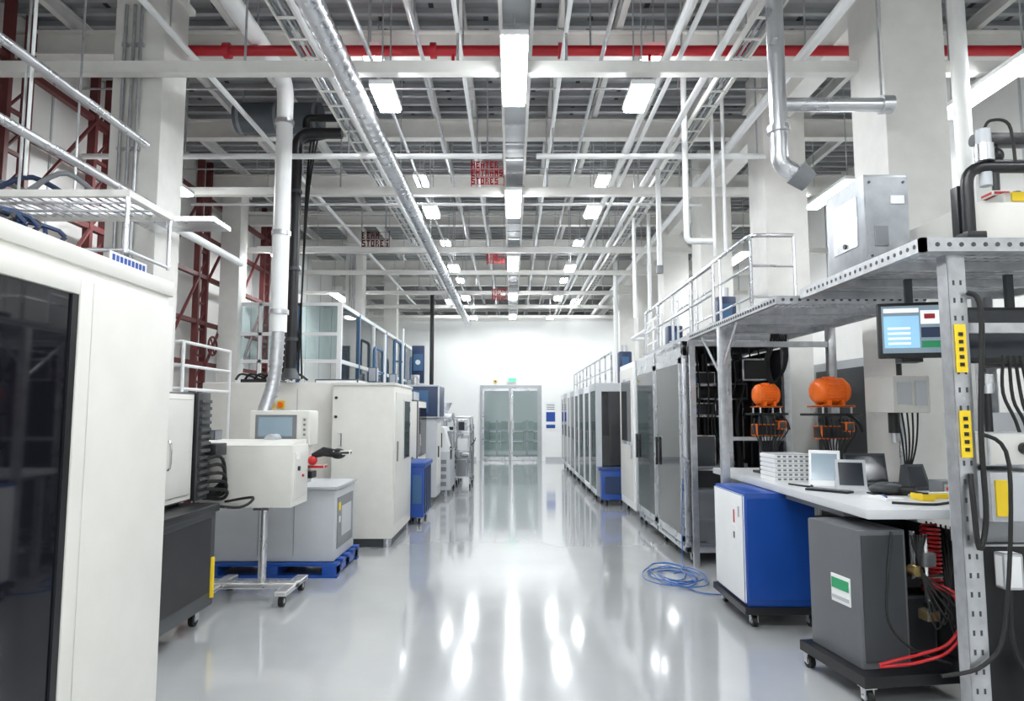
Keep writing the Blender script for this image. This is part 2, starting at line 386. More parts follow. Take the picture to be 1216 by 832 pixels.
def drop(pts,r,m=GALV,flange=()):
    o=Obj('drop_pipe'); o.elbow(pts,r,m,16)
    for (c,d) in flange: o.cyl(c,d,r*1.35,m,18)
    return o
o=drop([(2.06,5.1,6.02),(2.06,5.1,3.5),(2.2,5.1,3.42)],.065,ALU,[((2.06,5.1,4.9),(2.06,5.1,4.95)),((2.06,5.1,3.75),(2.06,5.1,3.8))])
o.cyl((2.18,5.1,3.44),(2.28,5.1,3.36),.1,MGREY,18,.08); o.done()
o=drop([(2.15,5.3,4.07),(3.02,5.3,4.07)],.055,ALU,[((2.97,5.3,4.07),(3.06,5.3,4.07))]); o.cyl((2.98,5.3,4.1),(2.98,5.3,5.5),.01,GALV,6); o.done()
o=drop([(2.05,7.85,6.02),(2.05,7.85,3.6),(2.35,7.85,3.6)],.035,WHITE); o.done()
o=drop([(2.55,8.0,6.02),(2.55,8.0,3.46)],.02,WHITE); o.done()
o=drop([(2.42,8.0,6.02),(2.42,8.0,3.46)],.02,WHITE); o.done()
o=drop([(2.02,9.2,4.95),(2.02,9.2,3.55)],.035,WHITE); o.cyl((2.02,9.2,3.5),(2.02,9.2,3.6),.05,MGREY,12); o.done()
o=drop([(2.02,11.1,4.82),(2.02,11.1,3.15)],.03,WHITE); o.done()
o=drop([(2.45,12.0,5.15),(2.45,12.0,3.1),(2.45,13.9,3.1),(2.8,13.9,3.1)],.035,WHITE); o.done()
o=drop([(2.45,16.0,5.15),(2.45,16.0,2.3)],.05,WHITE); o.done()
o=drop([(5.0,7.5,6.02),(5.0,7.5,0.0)],.09,WHITE); o.done()
o=drop([(4.0,5.85,6.02),(4.0,5.85,0.0)],.07,WHITE); o.done()
o=drop([(-2.3,19.5,5.0),(-2.3,19.5,0.01)],.06,BLACK); o.done()

# ---------------------------------------------------------------- left bracing
o=Obj('wall_bracing_frame')
xb=-5.35
ys=[2.4,3.9,5.4,6.9,8.4,9.9,11.4,12.9,14.4]
for y in ys:
    for d in(0,.32): o.box(xb-.05,xb+.05,y+d,y+d+.06,0,6.0,DRED)
    z=.3
    while z<5.7: o.tube([(xb,y+.05,z),(xb,y+.35,z+.35)],.018,DRED,6); o.box(xb-.02,xb+.02,y+.05,y+.33,z,z+.04,DRED); z+=.45
for z in(1.1,2.4,3.1,3.9,4.6,5.3):
    o.box(xb-.04,xb+.04,ys[0],ys[-1]+.4,z,z+.07,DRED)
for a,b in zip(ys[:-1],ys[1:]):
    for z0,z1 in((2.4,3.9),(3.9,5.3)):
        o.tube([(xb+.05,a+.35,z0),(xb+.05,b,z1)],.025,DRED,6)
o.done()
o=Obj('wall_valve_wheel')
for k in range(24):
    a=2*math.pi*k/24;b=2*math.pi*(k+1)/24
    o.cyl((-5.2,11.8+.16*math.cos(a),2.75+.16*math.sin(a)),(-5.2,11.8+.16*math.cos(b),2.75+.16*math.sin(b)),.02,DRED,6)
for k in range(3):
    a=math.pi*k/3; o.cyl((-5.2,11.8-.16*math.cos(a),2.75-.16*math.sin(a)),(-5.2,11.8+.16*math.cos(a),2.75+.16*math.sin(a)),.012,DRED,6)
o.cyl((-5.3,11.8,2.75),(-5.18,11.8,2.75),.03,DRED,8)
o.done()
o=Obj('mezzanine_handrail')
o.tube([(-3.18,-2,3.92),(-3.18,5.75,3.92)],.033,ALU,12)
o.tube([(-3.18,-2,3.42),(-3.18,5.9,3.42)],.033,ALU,12)
o.tube([(-3.1,5.45,3.3),(-3.1,7.7,3.3)],.04,WHITE,12)
for y in(0,2,3.5): o.tube([(-3.18,y,3.25),(-3.18,y,3.92)],.022,ALU,8)
for y in(1.2,3,4.5): o.tube([(-3.3,y,3.2),(-3.3,y,6.0)],.012,WHITE,6)
o.done()
o=Obj('mezzanine_platform')
ya,yb_,xe=4.7,5.3,-2.7
o.box(-5.25,xe,ya,ya+.04,3.12,3.17,STEELW); o.box(-5.25,xe,yb_,yb_+.04,3.12,3.17,STEELW); o.box(xe-.04,xe,ya+.04,yb_,3.12,3.17,STEELW)
k=-5.25
while k<xe-.06: o.box(k,k+.015,ya+.04,yb_,3.145,3.165,GALV); k+=.07
for yy in(4.9,5.1): o.box(-5.25,xe-.04,yy,yy+.02,3.13,3.145,GALV)
for y in(ya+.02,yb_+.02): o.tube([(xe-.02,y,2.72),(xe-.02,y,3.12)],.017,ALU); o.tube([(-3.5,y,3.17),(-3.5,y,6.0)],.01,GALV,6); o.tube([(-5,y,0),(-5,y,3.12)],.02,ALU,8)
o.tube([(xe-.02,ya+.02,2.74),(xe-.02,yb_+.02,2.74)],.015,ALU); o.tube([(-5,ya+.02,2.74),(xe-.02,ya+.02,2.74)],.015,ALU)
o.box(-3.2,-2.5,5.6,5.95,3.2,3.24,ALU)
o.box(-2.95,-2.9,5.34,5.6,3.13,3.22,ALU)
for k in range(4): o.tube([(-4.2+.25*k,4.75,3.18),(-4.0+.25*k,4.85,3.25+.03*k),(-3.7+.2*k,5.1,3.18)],.02,(NAVY,MGREY)[k%2],8,smooth=5)
o.done()

# ---------------------------------------------------------------- left foreground cabinet
o=Obj('industrial_enclosure_cabinet')
xa=-1.28
o.box(-2.5,xa-.01,.85,2.54,.1,2.04,CREAM,.006)
o.box(-2.45,xa-.05,.9,2.5,0,.1,DGREY)
o.box(-2.52,xa,.83,2.56,2.035,2.09,CREAM,.006)
o.box(xa-.012,xa+.004,2.06,2.55,.12,1.995,CREAM,.003)
o.box(xa-.012,xa+.012,1.985,2.045,.12,1.995,CREAM,.004)
o.box(xa-.012,xa+.012,.85,1.985,1.945,1.995,CREAM,.004)
o.box(xa-.012,xa+.012,.85,1.985,.12,.2,CREAM,.004)
o.box(xa-.012,xa+.002,.86,1.983,.2,1.944,BGLASS)
o.box(xa+.002,xa+.008,1.955,1.983,.2,1.944,BLACK)
o.cyl((xa+.0,2.3,.6),(xa+.014,2.3,.6),.014,LGREY,12)
o.done()
o=Obj('hose_coil')
for k in range(9):
    pts=[]
    for j in range(13):
        a=2*math.pi*j/12; pts.append((-1.5+(.07+.006*(k%3))*math.cos(a)*1.3-.03*(k%2),1.88+k*.02+.05*math.sin(a+k),2.145+(.035+.004*(k%4))*math.sin(a)))
    o.tube(pts,.007,NAVY if k%3 else RUB,6)
o.tube([(-1.5,1.85,2.1),(-1.42,2.05,2.13),(-1.4,2.22,2.1)],.01,BLUE,6,smooth=6)
o.box(-1.6,-1.36,1.8,2.1,2.09,2.1,RUB)
o.done()
o=Obj('name_placard'); o.box(-1.32,-1.315,2.2,2.42,2.09,2.13,PAPER)
for k in range(9): o.box(-1.314,-1.313,2.208+k*.023,2.223+k*.023,2.1,2.122,BLUE)
o.done()

o=Obj('press_machine')
o.box(-3.3,-2.3,4.3,5.4,.14,.88,DGREY,.012); o.box(-3.3,-2.28,4.28,5.42,.84,.9,BLACK,.006)
o.box(-2.3,-2.29,4.4,5.3,.25,.8,BLACK)
for x,y in((-2.4,5.3),(-2.4,4.4),(-3.2,5.3),(-3.2,4.4)): o.caster(x,y,.055)
o.box(-3.2,-2.47,4.75,5.33,.93,1.75,CREAM,.012); o.box(-2.47,-2.46,4.8,5.28,.98,1.7,CREAM2,.003)
o.box(-2.9,-2.55,4.8,5.3,.88,.95,BLACK)
o.tube([(-2.46,4.88,1.2),(-2.42,4.88,1.21),(-2.42,4.88,1.38),(-2.46,4.88,1.39)],.01,CHROME,8,smooth=3)
o.box(-3.1,-2.44,5.34,5.55,.92,1.76,BLACK,.01)
for k in range(14): o.box(-2.44,-2.42,5.36,5.53,.96+k*.055,.985+k*.055,DGREY)
for k in range(5): o.tube([(-2.5,5.45,1.2-.05*k),(-2.35,5.55+.03*k,1.25-.07*k),(-2.4,5.75,1.05-.04*k),(-2.55,5.7,.9)],.014,RUB,6,smooth=5)
o.box(-2.55,-2.38,5.55,5.75,1.25,1.35,BLACK,.01); o.box(-2.55,-2.4,5.55,5.7,1.38,1.46,MGREY,.008)
o.tube([(-2.5,5.5,.88),(-2.2,5.6,.84),(-2.15,5.75,.9),(-2.4,5.8,.86)],.012,RUB,6,smooth=6)
o.cyl((-2.295,5.35,.2),(-2.295,5.35,.5),.02,YEL,8)
o.done()

o=Obj('hydraulic_power_unit')
o.box(-2.95,-1.75,6.85,7.7,.145,.84,LGREY,.015); o.box(-2.97,-1.73,6.83,7.72,.84,.87,LGREY,.006)
o.box(-1.755,-1.742,6.95,7.6,.25,.75,MGREY); o.box(-1.742,-1.738,7.1,7.5,.35,.65,LGREY)
o.box(-1.745,-1.735,6.98,7.04,.62,.7,YEL); o.box(-1.745,-1.736,7.0,7.04,.5,.56,PAPER)
for x in(-2.5,-2.15): o.box(x,x+.004,6.845,6.85,.2,.8,MGREY)
o.done()
o=Obj('blue_pallet')
for x0 in(-3.0,-2.42,-1.85): o.box(x0,x0+.14,6.8,7.75,.025,.11,BLUE,.005)
for y0 in(6.8,7.02,7.24,7.46,7.65): o.box(-3.0,-1.7,y0,y0+.12,.11,.14,BLUE,.004)
o.box(-3.0,-1.7,6.8,6.9,0,.025,BLUE); o.box(-3.0,-1.7,7.65,7.75,0,.025,BLUE)
for y0 in(6.82,7.2,7.6): o.box(-1.78,-1.71,y0,y0+.14,.025,.11,BLUE)
o.done()

o=Obj('injection_moulding_machine')
o.box(-2.18,-1.43,8.3,9.78,.1,1.95,CREAM,.02)
o.box(-2.14,-1.47,8.34,9.74,0.0,.1,DGREY)
o.box(-2.2,-1.42,8.28,9.8,1.93,1.965,CREAM2,.006)
o.box(-3.9,-2.2,8.6,9.8,.1,1.98,CREAM,.02); o.box(-3.85,-2.25,8.65,9.75,0,.1,DGREY)
o.box(-2.24,-2.215,8.59,8.6,.2,1.9,MGREY); o.box(-2.7,-2.69,8.59,8.6,.2,1.9,LGREY)
o.box(-1.432,-1.42,8.42,9.66,.25,1.85,CREAM2,.003)
o.box(-1.422,-1.414,9.0,9.5,1.0,1.75,BGLASS); 
for y in(8.98,9.5): o.box(-1.422,-1.41,y,y+.03,.98,1.77,ALU)
o.box(-1.422,-1.405,8.5,8.54,1.0,1.25,BLACK,.003)
for x in(-3.02,-2.9): o.box(x-.045,x+.045,8.585,8.6,1.65,1.75,YEL); o.cyl((x,8.56,1.7),(x,8.6,1.7),.034,ORANGE,14)
o.cyl((-2.55,8.56,1.55),(-2.55,8.6,1.55),.025,BLACK,12)
for z in(1.78,1.55): o.cyl((-2.13,8.285,z),(-2.13,8.3,z),.018,BLACK,10)
o.tube([(-2.1,8.3,1.2),(-2.05,8.25,1.2),(-2.05,8.25,1.35),(-2.1,8.3,1.35)],.008,CHROME,6)
o.box(-3.5,-3.1,8.8,9.4,1.98,2.03,BLACK); 
for k in range(7): o.tube([(-3.6+.12*k,8.9,2.03),(-3.5+.12*k,8.85,2.1),(-3.3+.1*k,9.0,2.03)],.016,RUB,6,smooth=4)
for x in(-2.1,-1.5):
    for y in(8.37,9.7): o.cyl((x,y,0.0),(x,y,.1),.05,ALU,12)
o.done()
o=Obj('safety_railing')
for x in(-4.3,-3.9,-3.48): o.tube([(x,7.2,0),(x,7.2,2.35)],.02,WHITE,8)
for z in(2.35,2.1,1.85): o.tube([(-4.3,7.2,z),(-3.48,7.2,z)],.018,WHITE,8); o.tube([(-3.48,7.2,z),(-3.48,8.4,z-.0)],.018,WHITE,8)
o.tube([(-3.48,8.4,0),(-3.48,8.4,2.35)],.02,WHITE,8)
o.done()
o=Obj('machine_control_console')
o.box(-2.68,-1.86,5.85,6.3,.8,1.32,CREAM,.012)
o.prism([(5.85,1.32),(6.3,1.32),(6.3,1.36),(6.05,1.36)],'x',-2.66,-1.88,CREAM)
o.box(-1.862,-1.85,5.9,6.25,.86,1.26,CREAM2,.003)
o.cyl((-1.85,5.98,1.12),(-1.835,5.98,1.12),.02,BLACK,10); o.cyl((-1.85,6.1,1.05),(-1.835,6.1,1.05),.012,REDP,10)
o.box(-1.85,-1.842,5.93,6.0,1.2,1.24,PAPER)
o.cyl((-2.17,6.08,.12),(-2.17,6.08,.8),.035,ALU,16)
o.box(-2.24,-2.1,6.0,6.16,.76,.8,ALU)
o.box(-2.62,-1.86,6.02,6.14,.09,.14,ALU,.01)
o.box(-2.6,-2.5,5.78,6.4,.09,.13,ALU,.01); o.box(-1.96,-1.86,5.78,6.4,.09,.13,ALU,.01)
for x in(-2.55,-1.91):
    for y in(5.83,6.35): o.cyl((x-.02,y,.045),(x+.02,y,.045),.045,RUB,16); o.cyl((x-.022,y,.045),(x+.022,y,.045),.02,LGREY,10)
o.box(-2.42,-1.86,6.32,6.6,1.3,1.62,CREAM,.02)
o.box(-2.36,-1.98,6.312,6.32,1.36,1.58,MGREY); o.box(-2.33,-2.02,6.306,6.312,1.385,1.56,SCREEN)
o.box(-1.93,-1.88,6.308,6.32,1.36,1.56,CREAM2); 
for k in range(4): o.cyl((-1.905,6.3,1.4+k*.045),(-1.905,6.31,1.4+k*.045),.012,MGREY,8)
o.box(-2.3,-1.9,6.3,6.55,.95,1.3,CREAM2,.01)
o.cyl((-1.96,6.45,.88),(-1.96,6.45,1.3),.05,ALU,14)
o.cyl((-2.15,6.28,1.36),(-2.15,6.1,1.36),.05,LGREY,12)
o.box(-1.9,-1.74,6.4,6.52,1.08,1.12,REDP,.008); o.ball((-1.85,6.4,1.16),.045,REDP)
for k in range(3): o.tube([(-1.85,6.4,1.2),(-1.75,6.4,1.22+.02*k),(-1.6,6.42,1.2+.015*k)],.024,BLACK,8)
o.ball((-1.62,6.42,1.22),.05,BLACK,(1.5,1,1)); o.box(-1.66,-1.5,6.38,6.46,1.21,1.25,BLACK,.01)
o.box(-1.92,-1.84,6.35,6.5,1.0,1.06,BLACK)
o.done()
o=Obj('blue_storage_bin'); o.box(-1.6,-1.27,9.95,10.85,.1,.86,BLUE,.02); o.box(-1.62,-1.25,9.93,10.87,.82,.88,BLUE,.01)
for k in range(4): o.box(-1.27,-1.255,10.05+k*.2,10.12+k*.2,.15,.8,NAVY)
o.box(-1.43,-1.3,9.94,9.95,.3,.7,SBLUE)
for x in(-1.53,-1.34):
    for y in(10.05,10.75): o.caster(x,y,.04)
o.done()
def box_machine(name,x0,x1,y0,y1,z1,m,screen=True,top=None):
    o=Obj(name); o.box(x0+.03,x1-.03,y0+.03,y1-.03,0,.1,DGREY); o.box(x0,x1,y0,y1,.1,z1,m,.02)
    o.box(x1,x1+.01,y0+.08,y1-.08,.2,z1*.45,CREAM2,.003)
    o.box(x1,x1+.012,y0+.08,y1-.08,z1*.5,z1-.12,BGLASS)
    o.box(x1+.01,x1+.03,y0+.1,y0+.12,z1*.5,z1*.7,CHROME)
    if screen: o.box(x0+.12,x1-.12,y0-.012,y0,z1*.6,z1*.78,LGREY); o.box(x0+.15,x1-.15,y0-.016,y0-.012,z1*.62,z1*.76,SCREEND)
    for k in range(3): o.cyl((x1-.08,y0-.02,z1*.4+k*.08),(x1-.08,y0,z1*.4+k*.08),.02,(YEL,REDP,GREEN)[k],8)
    if top: o.box(x0+.1,x1-.1,y0+.15,y1-.2,z1,z1+.15,top,.01)
    o.done()
box_machine('process_cabinet',-2.2,-1.5,10.95,12.0,1.8,CREAM,top=LGREY)
o=Obj('navy_process_tank')
o.box(-2.2,-1.35,12.3,13.1,.1,1.5,LGREY,.02); o.box(-2.25,-1.3,12.25,13.15,1.5,2.1,NAVY,.03); o.box(-2.1,-1.45,12.4,13.0,0,.1,DGREY)
o.box(-2.1,-1.5,12.24,12.25,1.6,2.0,SBLUE); o.box(-2.0,-1.6,12.28,12.3,.6,1.3,MGREY); o.cyl((-1.8,12.7,2.1),(-1.8,12.7,2.3),.08,ALU,14)
o.box(-1.35,-1.34,12.4,13.0,.3,1.4,CREAM2); o.box(-1.34,-1.32,12.45,12.5,.8,1.0,BLACK)
o.done()
def slope_machine(x0,x1,y0,y1,h):
    o=Obj('packaging_machine')
    o.box(x0,x1,y0,y1,.12,h*.55,LGREY,.015)
    o.prism([(x0,h*.55),(x1,h*.55),(x1-.12,h*.85),(x0,h*.85)],'y',y0+.05,y1-.05,WHITE)
    o.box(x0+.05,x1-.2,y0+.1,y1-.3,h*.85,h,ALU,.02)
    o.cyl(((x0+x1)/2-.05,(y0+y1)/2,h),((x0+x1)/2-.05,(y0+y1)/2,h+.25),.08,ALU,16,.2)
    o.box(x1,x1+.02,y0+.1,y0+.4,.7,.95,BLACK); o.box(x0+.1,x1-.15,y0+.03,y0+.05,h*.6,h*.78,SCREEND)
    for k in range(4): o.box(x0+.06,x1-.06,y0-.01,y0,.2+k*.14,.28+k*.14,MGREY)
    for x in(x0+.08,x1-.08):
        for y in(y0+.08,y1-.08): o.cyl((x,y,0),(x,y,.12),.03,ALU,10)
    o.tube([(x1-.05,y0+.1,.9),(x1+.06,y0+.0,.9),(x1+.06,y0+.0,1.2)],.015,ALU,8)
    o.box(x1-.1,x1+.01,y0+.5,y1-.1,h*.56,h*.8,MGREY,.01)
    o.done()
slope_machine(-2.0,-1.2,13.25,14.4,1.55)
slope_machine(-2.2,-1.5,14.8,16.0,1.8)
slope_machine(-2.1,-1.3,17.2,18.4,1.6)
def lab_cart(x0,x1,y0,y1,h):
    o=Obj('equipment_trolley')
    for x in(x0,x1):
        for y in(y0,y1): o.tube([(x,y,.1),(x,y,h)],.018,ALU,8); o.caster(x,y,.04)
    for z in(.2,.75,1.15): o.box(x0,x1,y0,y1,z,z+.03,ALU)
    o.box(x0+.05,x1-.08,y0+.1,y1-.2,.23,.6,MGREY,.01); o.box(x0+.06,x1-.05,y0+.1,y1-.15,.78,1.05,WHITE,.01)
    o.box(x0+.06,x1-.1,y0+.1,y1-.3,1.18,1.45,LGREY,.02); o.box(x0+.09,x1-.13,y0+.09,y0+.1,1.22,1.4,SCREEND)
    o.tube([(x0,y0,h),(x1,y0,h)],.018,ALU,8); o.tube([(x1,y0,h),(x1,y1,h)],.018,ALU,8)
    o.tube([(x1,y0,.9),(x1+.08,y0-.05,.95),(x1+.08,y0+.2,1.0)],.012,RUB,6)
    o.done()
lab_cart(-1.25,-.9,14.8,15.6,1.5); lab_cart(-1.25,-.95,16.2,16.9,1.3)
o=Obj('glass_cleanroom_partition')
xg=-3.15
for k in range(7):
    y=12.4+k*1.5; o.box(xg-.04,xg+.04,y-.04,y+.04,0,3.6,SBLUE if k%2 else WHITE)
for z in(0.0,1.2,2.5,3.55): o.box(xg-.03,xg+.03,12.4,21.4,z,z+.07,WHITE)
o.box(xg-.005,xg+.005,12.4,21.4,.07,3.55,CGLASS)
for x in(xg,-3.9,-4.6,-5.2): o.box(x-.03,x+.03,12.38,12.42,0,3.6,SBLUE if x==-3.9 else WHITE)
for z in(1.2,2.5,3.0,3.55): o.box(-5.2,xg,12.38,12.42,z,z+.06,WHITE)
o.box(-5.2,xg,12.395,12.405,2.57,3.55,CGLASS)
o.done()
for y,z in((13.6,2.9),(15.9,3.3),(18.5,3.1)):
    o=Obj('blue_process_pipe'); o.elbow([(-2.75,y,.0),(-2.75,y,z),(-2.75,y+.9,z),(-2.75,y+.9,0.0)],.035,SBLUE,12,.15)
    o.tube([(-2.6,y+.3,0),(-2.6,y+.3,z+.3)],.03,WHITE,8); o.tube([(-2.6,y+.3,z-.5),(-2.75,y,z-.5)],.02,SBLUE,8)
    o.box(-2.85,-2.68,y-.1,y+.1,2.2,2.5,LGREY,.02); o.done()
o=Obj('valve_panel'); o.box(-2.4,-2.1,16.3,16.35,2.3,3.2,NAVY,.01); o.box(-2.36,-2.14,16.28,16.3,2.6,3.0,SBLUE); o.cyl((-2.25,16.27,2.8),(-2.25,16.3,2.8),.06,WHITE,14); o.box(-2.28,-2.22,16.32,16.38,0,2.3,LGREY); o.done()
box_machine('tall_process_cabinet',-2.95,-2.3,10.2,10.9,2.1,WHITE,False)

# ---------------------------------------------------------------- right side
def glass_cabinet(y0,y1,x0=1.5,x1=2.3,h=2.13,frame=LGREY,doors=1,side=WHITE):
    o=Obj('glass_front_equipment_cabinet')
    o.box(x0+.02,x1,y0+.02,y1-.02,.12,.32,side,.006)
    for (ya,yb) in ((y0,y0+.03),(y1-.03,y1)):
        o.box(x0+.03,x0+.1,ya,yb,.3,h-.05,frame); o.box(x1-.1,x1,ya,yb,.3,h-.05,frame)
        o.box(x0+.1,x1-.1,ya,yb,.3,.4,frame); o.box(x0+.1,x1-.1,ya,yb,h-.15,h-.05,frame)
        o.box(x0+.1,x1-.1,ya+.01,yb-.01,.4,h-.15,DGLASS)
    o.box(x1-.03,x1,y0+.03,y1-.03,.3,h-.04,DGREY)
    o.box(x0,x1,y0,y1,h-.06,h,side,.006)
    w=(y1-y0)/doors
    for d in range(doors):
        a=y0+d*w; b=a+w
        o.box(x0,x0+.03,a,a+.07,.14,h-.06,side,.004); o.box(x0,x0+.03,b-.07,b,.14,h-.06,side,.004)
        o.box(x0,x0+.03,a+.07,b-.07,.14,.22,side); o.box(x0,x0+.03,a+.07,b-.07,h-.13,h-.06,side)
        o.box(x0+.012,x0+.018,a+.07,b-.07,.22,h-.13,DGLASS)
        o.box(x0-.03,x0,a+.08,a+.1,.95,1.25,BLACK,.003)
    for z in(.6,1.0,1.4,1.75):
        o.box(x0+.1,x1-.05,y0+.05,y1-.05,z,z+.02,DGREY)
        for k in range(2): 
            yy=y0+.12+k*(y1-y0-.2)/2
            o.box(x0+.15,x0+.6,yy,yy+(y1-y0)/2-.22,z+.02,z+.1+.16*random.random(),(DGREY,MGREY,BLACK,DGREY)[random.randrange(4)],.006)
    for x in(x0+.1,x1-.1):
        for y in(y0+.1,y1-.1): o.caster(x,y,.05)
    o.done()
y=12.25
for k in range(8):
    glass_cabinet(y,y+1.0,h=2.13-.01*(k%2),side=WHITE if k%2 else LGREY,frame=LGREY); y+=1.1
o=Obj('blue_equipment_box')
o.box(1.55,2.0,11.95,12.18,.1,.6,BLUE,.02); o.box(1.5,2.02,11.93,12.2,.6,.65,NAVY,.01); o.box(1.6,1.95,11.94,11.95,.2,.5,NAVY)
for x in(1.65,1.9): o.caster(x,12.06,.04)
o.done()
o=Obj('white_control_cabinet')
o.box(1.85,2.9,10.35,11.7,.13,2.38,WHITE,.012); o.box(1.835,1.85,10.42,11.63,.25,2.3,CREAM2,.004)
o.box(1.828,1.836,10.6,11.45,1.15,2.1,DGLASS); o.box(1.83,1.84,10.55,11.5,1.1,1.15,ALU); o.box(1.83,1.84,10.55,11.5,2.1,2.14,ALU)
o.box(1.81,1.835,10.48,10.5,.9,1.1,CHROME)
for x in(1.95,2.8):
    for yy in(10.45,11.6): o.caster(x,yy,.05)
o.done()
o=Obj('machine_safety_enclosure')
x0,x1,y0,y1,h=1.85,3.0,7.4,10.2,2.38
def post(x,y,z0=.12,z1=h,s=.03,m=ALU): o.box(x-s,x+s,y-s,y+s,z0,z1,m,.004)
for x in(x0+.03,x1-.03):
    for yy in(y0+.03,(y0+y1)/2,y1-.03): post(x,yy)
post(2.35,y0+.03); 
for z in(.12,h-.06): 
    o.box(x0,x1,y0,y0+.06,z,z+.06,ALU,.004); o.box(x0,x1,y1-.06,y1,z,z+.06,ALU,.004)
    o.box(x0,x0+.06,y0,y1,z,z+.06,ALU,.004); o.box(x1-.06,x1,y0,y1,z,z+.06,ALU,.004)
o.box(x0,x0+.05,y0,y1,h-.16,h-.06,ALU)
o.box(x0+.05,x1-.05,y0+.05,y1-.05,h-.03,h-.01,DGREY)
o.box(x1-.04,x1-.03,y0+.06,y1-.06,.2,h-.08,DGREY)
o.box(x0+.06,x1-.06,y1-.04,y1-.03,.2,h-.08,DGREY)
o.box(2.38,x1-.06,y0+.02,y0+.04,1.3,1.34,ALU); 
for a,b in((y0+.08,8.76),(8.84,y1-.08)):
    o.box(x0-.015,x0+.005,a,a+.06,.22,h-.18,ALU); o.box(x0-.015,x0+.005,b-.06,b,.22,h-.18,ALU)
    o.box(x0-.015,x0+.005,a,b,.2,.28,ALU); o.box(x0-.015,x0+.005,a,b,h-.24,h-.16,ALU)
    o.box(x0-.008,x0-.002,a+.06,b-.06,.28,h-.24,DGLASS)
    o.box(x0-.05,x0-.015,b-.11,b-.08,.95,1.3,BLACK,.004)
o.box(x0+.1,x1-.1,y0+.1,y1-.1,.15,.2,MGREY)
o.box(2.1,2.85,8.0,9.8,.2,.95,DGREY,.02); o.box(2.15,2.8,8.2,9.6,.95,1.0,LGREY)
o.box(2.2,2.5,8.4,9.0,1.0,1.7,BLACK,.02); o.box(2.5,2.8,8.9,9.5,1.0,1.9,MGREY,.02)
o.cyl((2.3,8.2,.95),(2.3,8.2,2.3),.05,BLACK); o.cyl((2.7,8.2,.95),(2.7,8.2,2.3),.05,BLACK); o.box(2.2,2.8,8.1,8.3,1.75,1.95,BLACK,.02)
o.cyl((2.5,8.2,1.3),(2.5,8.2,1.75),.09,DGREY)
o.box(2.0,2.3,7.55,7.9,.2,.75,MGREY,.01); o.box(2.0,2.25,7.6,7.85,1.0,1.35,DGREY,.01)
o.box(2.5,2.9,7.55,7.9,.2,.9,DGREY,.02); o.box(2.55,2.85,7.55,7.8,1.95,2.2,BLACK,.02)
for z in (1.55,1.9): 
    o.box(2.0,2.35,7.7,7.95,z,z+.02,ALU); o.box(2.03,2.3,7.72,7.9,z+.02,z+.16,BLACK,.01); o.box(2.05,2.1,7.715,7.72,z+.05,z+.1,BLUE)
for k in range(10): 
    xx=1.95+.1*k; o.tube([(xx,7.6,2.3),(xx+.05,7.65,1.9),(xx-.05+.08*math.sin(k),7.6,1.5),(xx+.03,7.7,1.0)],.01,RUB,6,smooth=5)
for x in(x0+.1,x1-.1):
    for yy in(y0+.1,8.8,y1-.1): o.caster(x,yy,.045)
for z in(.45,.75,1.0): o.box(x0+.06,2.32,y0+.02,y0+.04,z,z+.025,MGREY)
o.done()
for ya in(7.2,9.2): 
    o=Obj('tall_equipment_rack'); 
    o.box(3.8,4.8,ya,ya+1.4,.05,2.2,LGREY,.015); o.box(3.79,3.8,ya+.1,ya+1.3,.2,2.1,DGREY)
    o.box(3.85,4.7,ya-.01,ya,.9,2.0,BLACK); o.box(3.85,4.7,ya-.01,ya,.2,.8,CREAM2)
    for k in range(6): o.box(3.9,4.65,ya-.02,ya-.01,1.0+k*.16,1.1+k*.16,MGREY)
    for x in (3.88,4.7): o.box(x-.04,x+.04,ya+.1,ya+1.3,0,.05,DGREY)
    o.done()
o=Obj('perforated_walkway')
zd=2.44
def perf(x0,x1,y0,y1,z,step=.05):
    o.box(x0,x1,y0,y0+.03,z-.06,z,GALV); o.box(x0,x1,y1-.03,y1,z-.06,z,GALV); o.box(x0,x0+.03,y0+.03,y1-.03,z-.06,z,GALV); o.box(x1-.03,x1,y0+.03,y1-.03,z-.06,z,GALV)
    x=x0+.03
    while x<x1-.04: o.box(x,x+.024,y0+.03,y1-.03,z-.012,z,GALV); x+=step
    y=y0+.05
    while y<y1-.04: o.box(x0+.03,x1-.03,y,y+.025,z-.012,z-.002,GALV); y+=step*1.6
perf(1.9,2.98,4.86,7.35,zd)
perf(1.95,2.98,7.45,10.1,zd+.02,.1)
for yy in(5.4,6.0,6.6): o.box(1.93,2.95,yy,yy+.04,zd-.06,zd-.013,GALV)
for x,yy in((1.93,6.25),(2.93,6.25),(2.93,7.3)): o.box(x-.035,x+.035,yy-.035,yy+.035,0 if x<2 or yy>7 else 1.06,zd-.06,GALV,.003)
o.box(1.9,1.96,7.28,7.33,0,zd-.06,GALV)
o.box(1.9,2.96,6.23,6.27,2.2,2.25,GALV); o.tube([(1.93,6.25,2.0),(1.93,5.8,2.38)],.012,GALV,6); o.tube([(1.93,6.25,1.9),(1.93,6.9,2.36)],.012,GALV,6)
for k in range(18): o.cyl((1.95+k*.06,4.855,zd-.03),(1.95+k*.06,4.86,zd-.03),.012,DGREY,8)
for k in range(40): o.cyl((1.895,4.9+k*.06,zd-.03),(1.9,4.9+k*.06,zd-.03),.012,DGREY,8)
o.done()
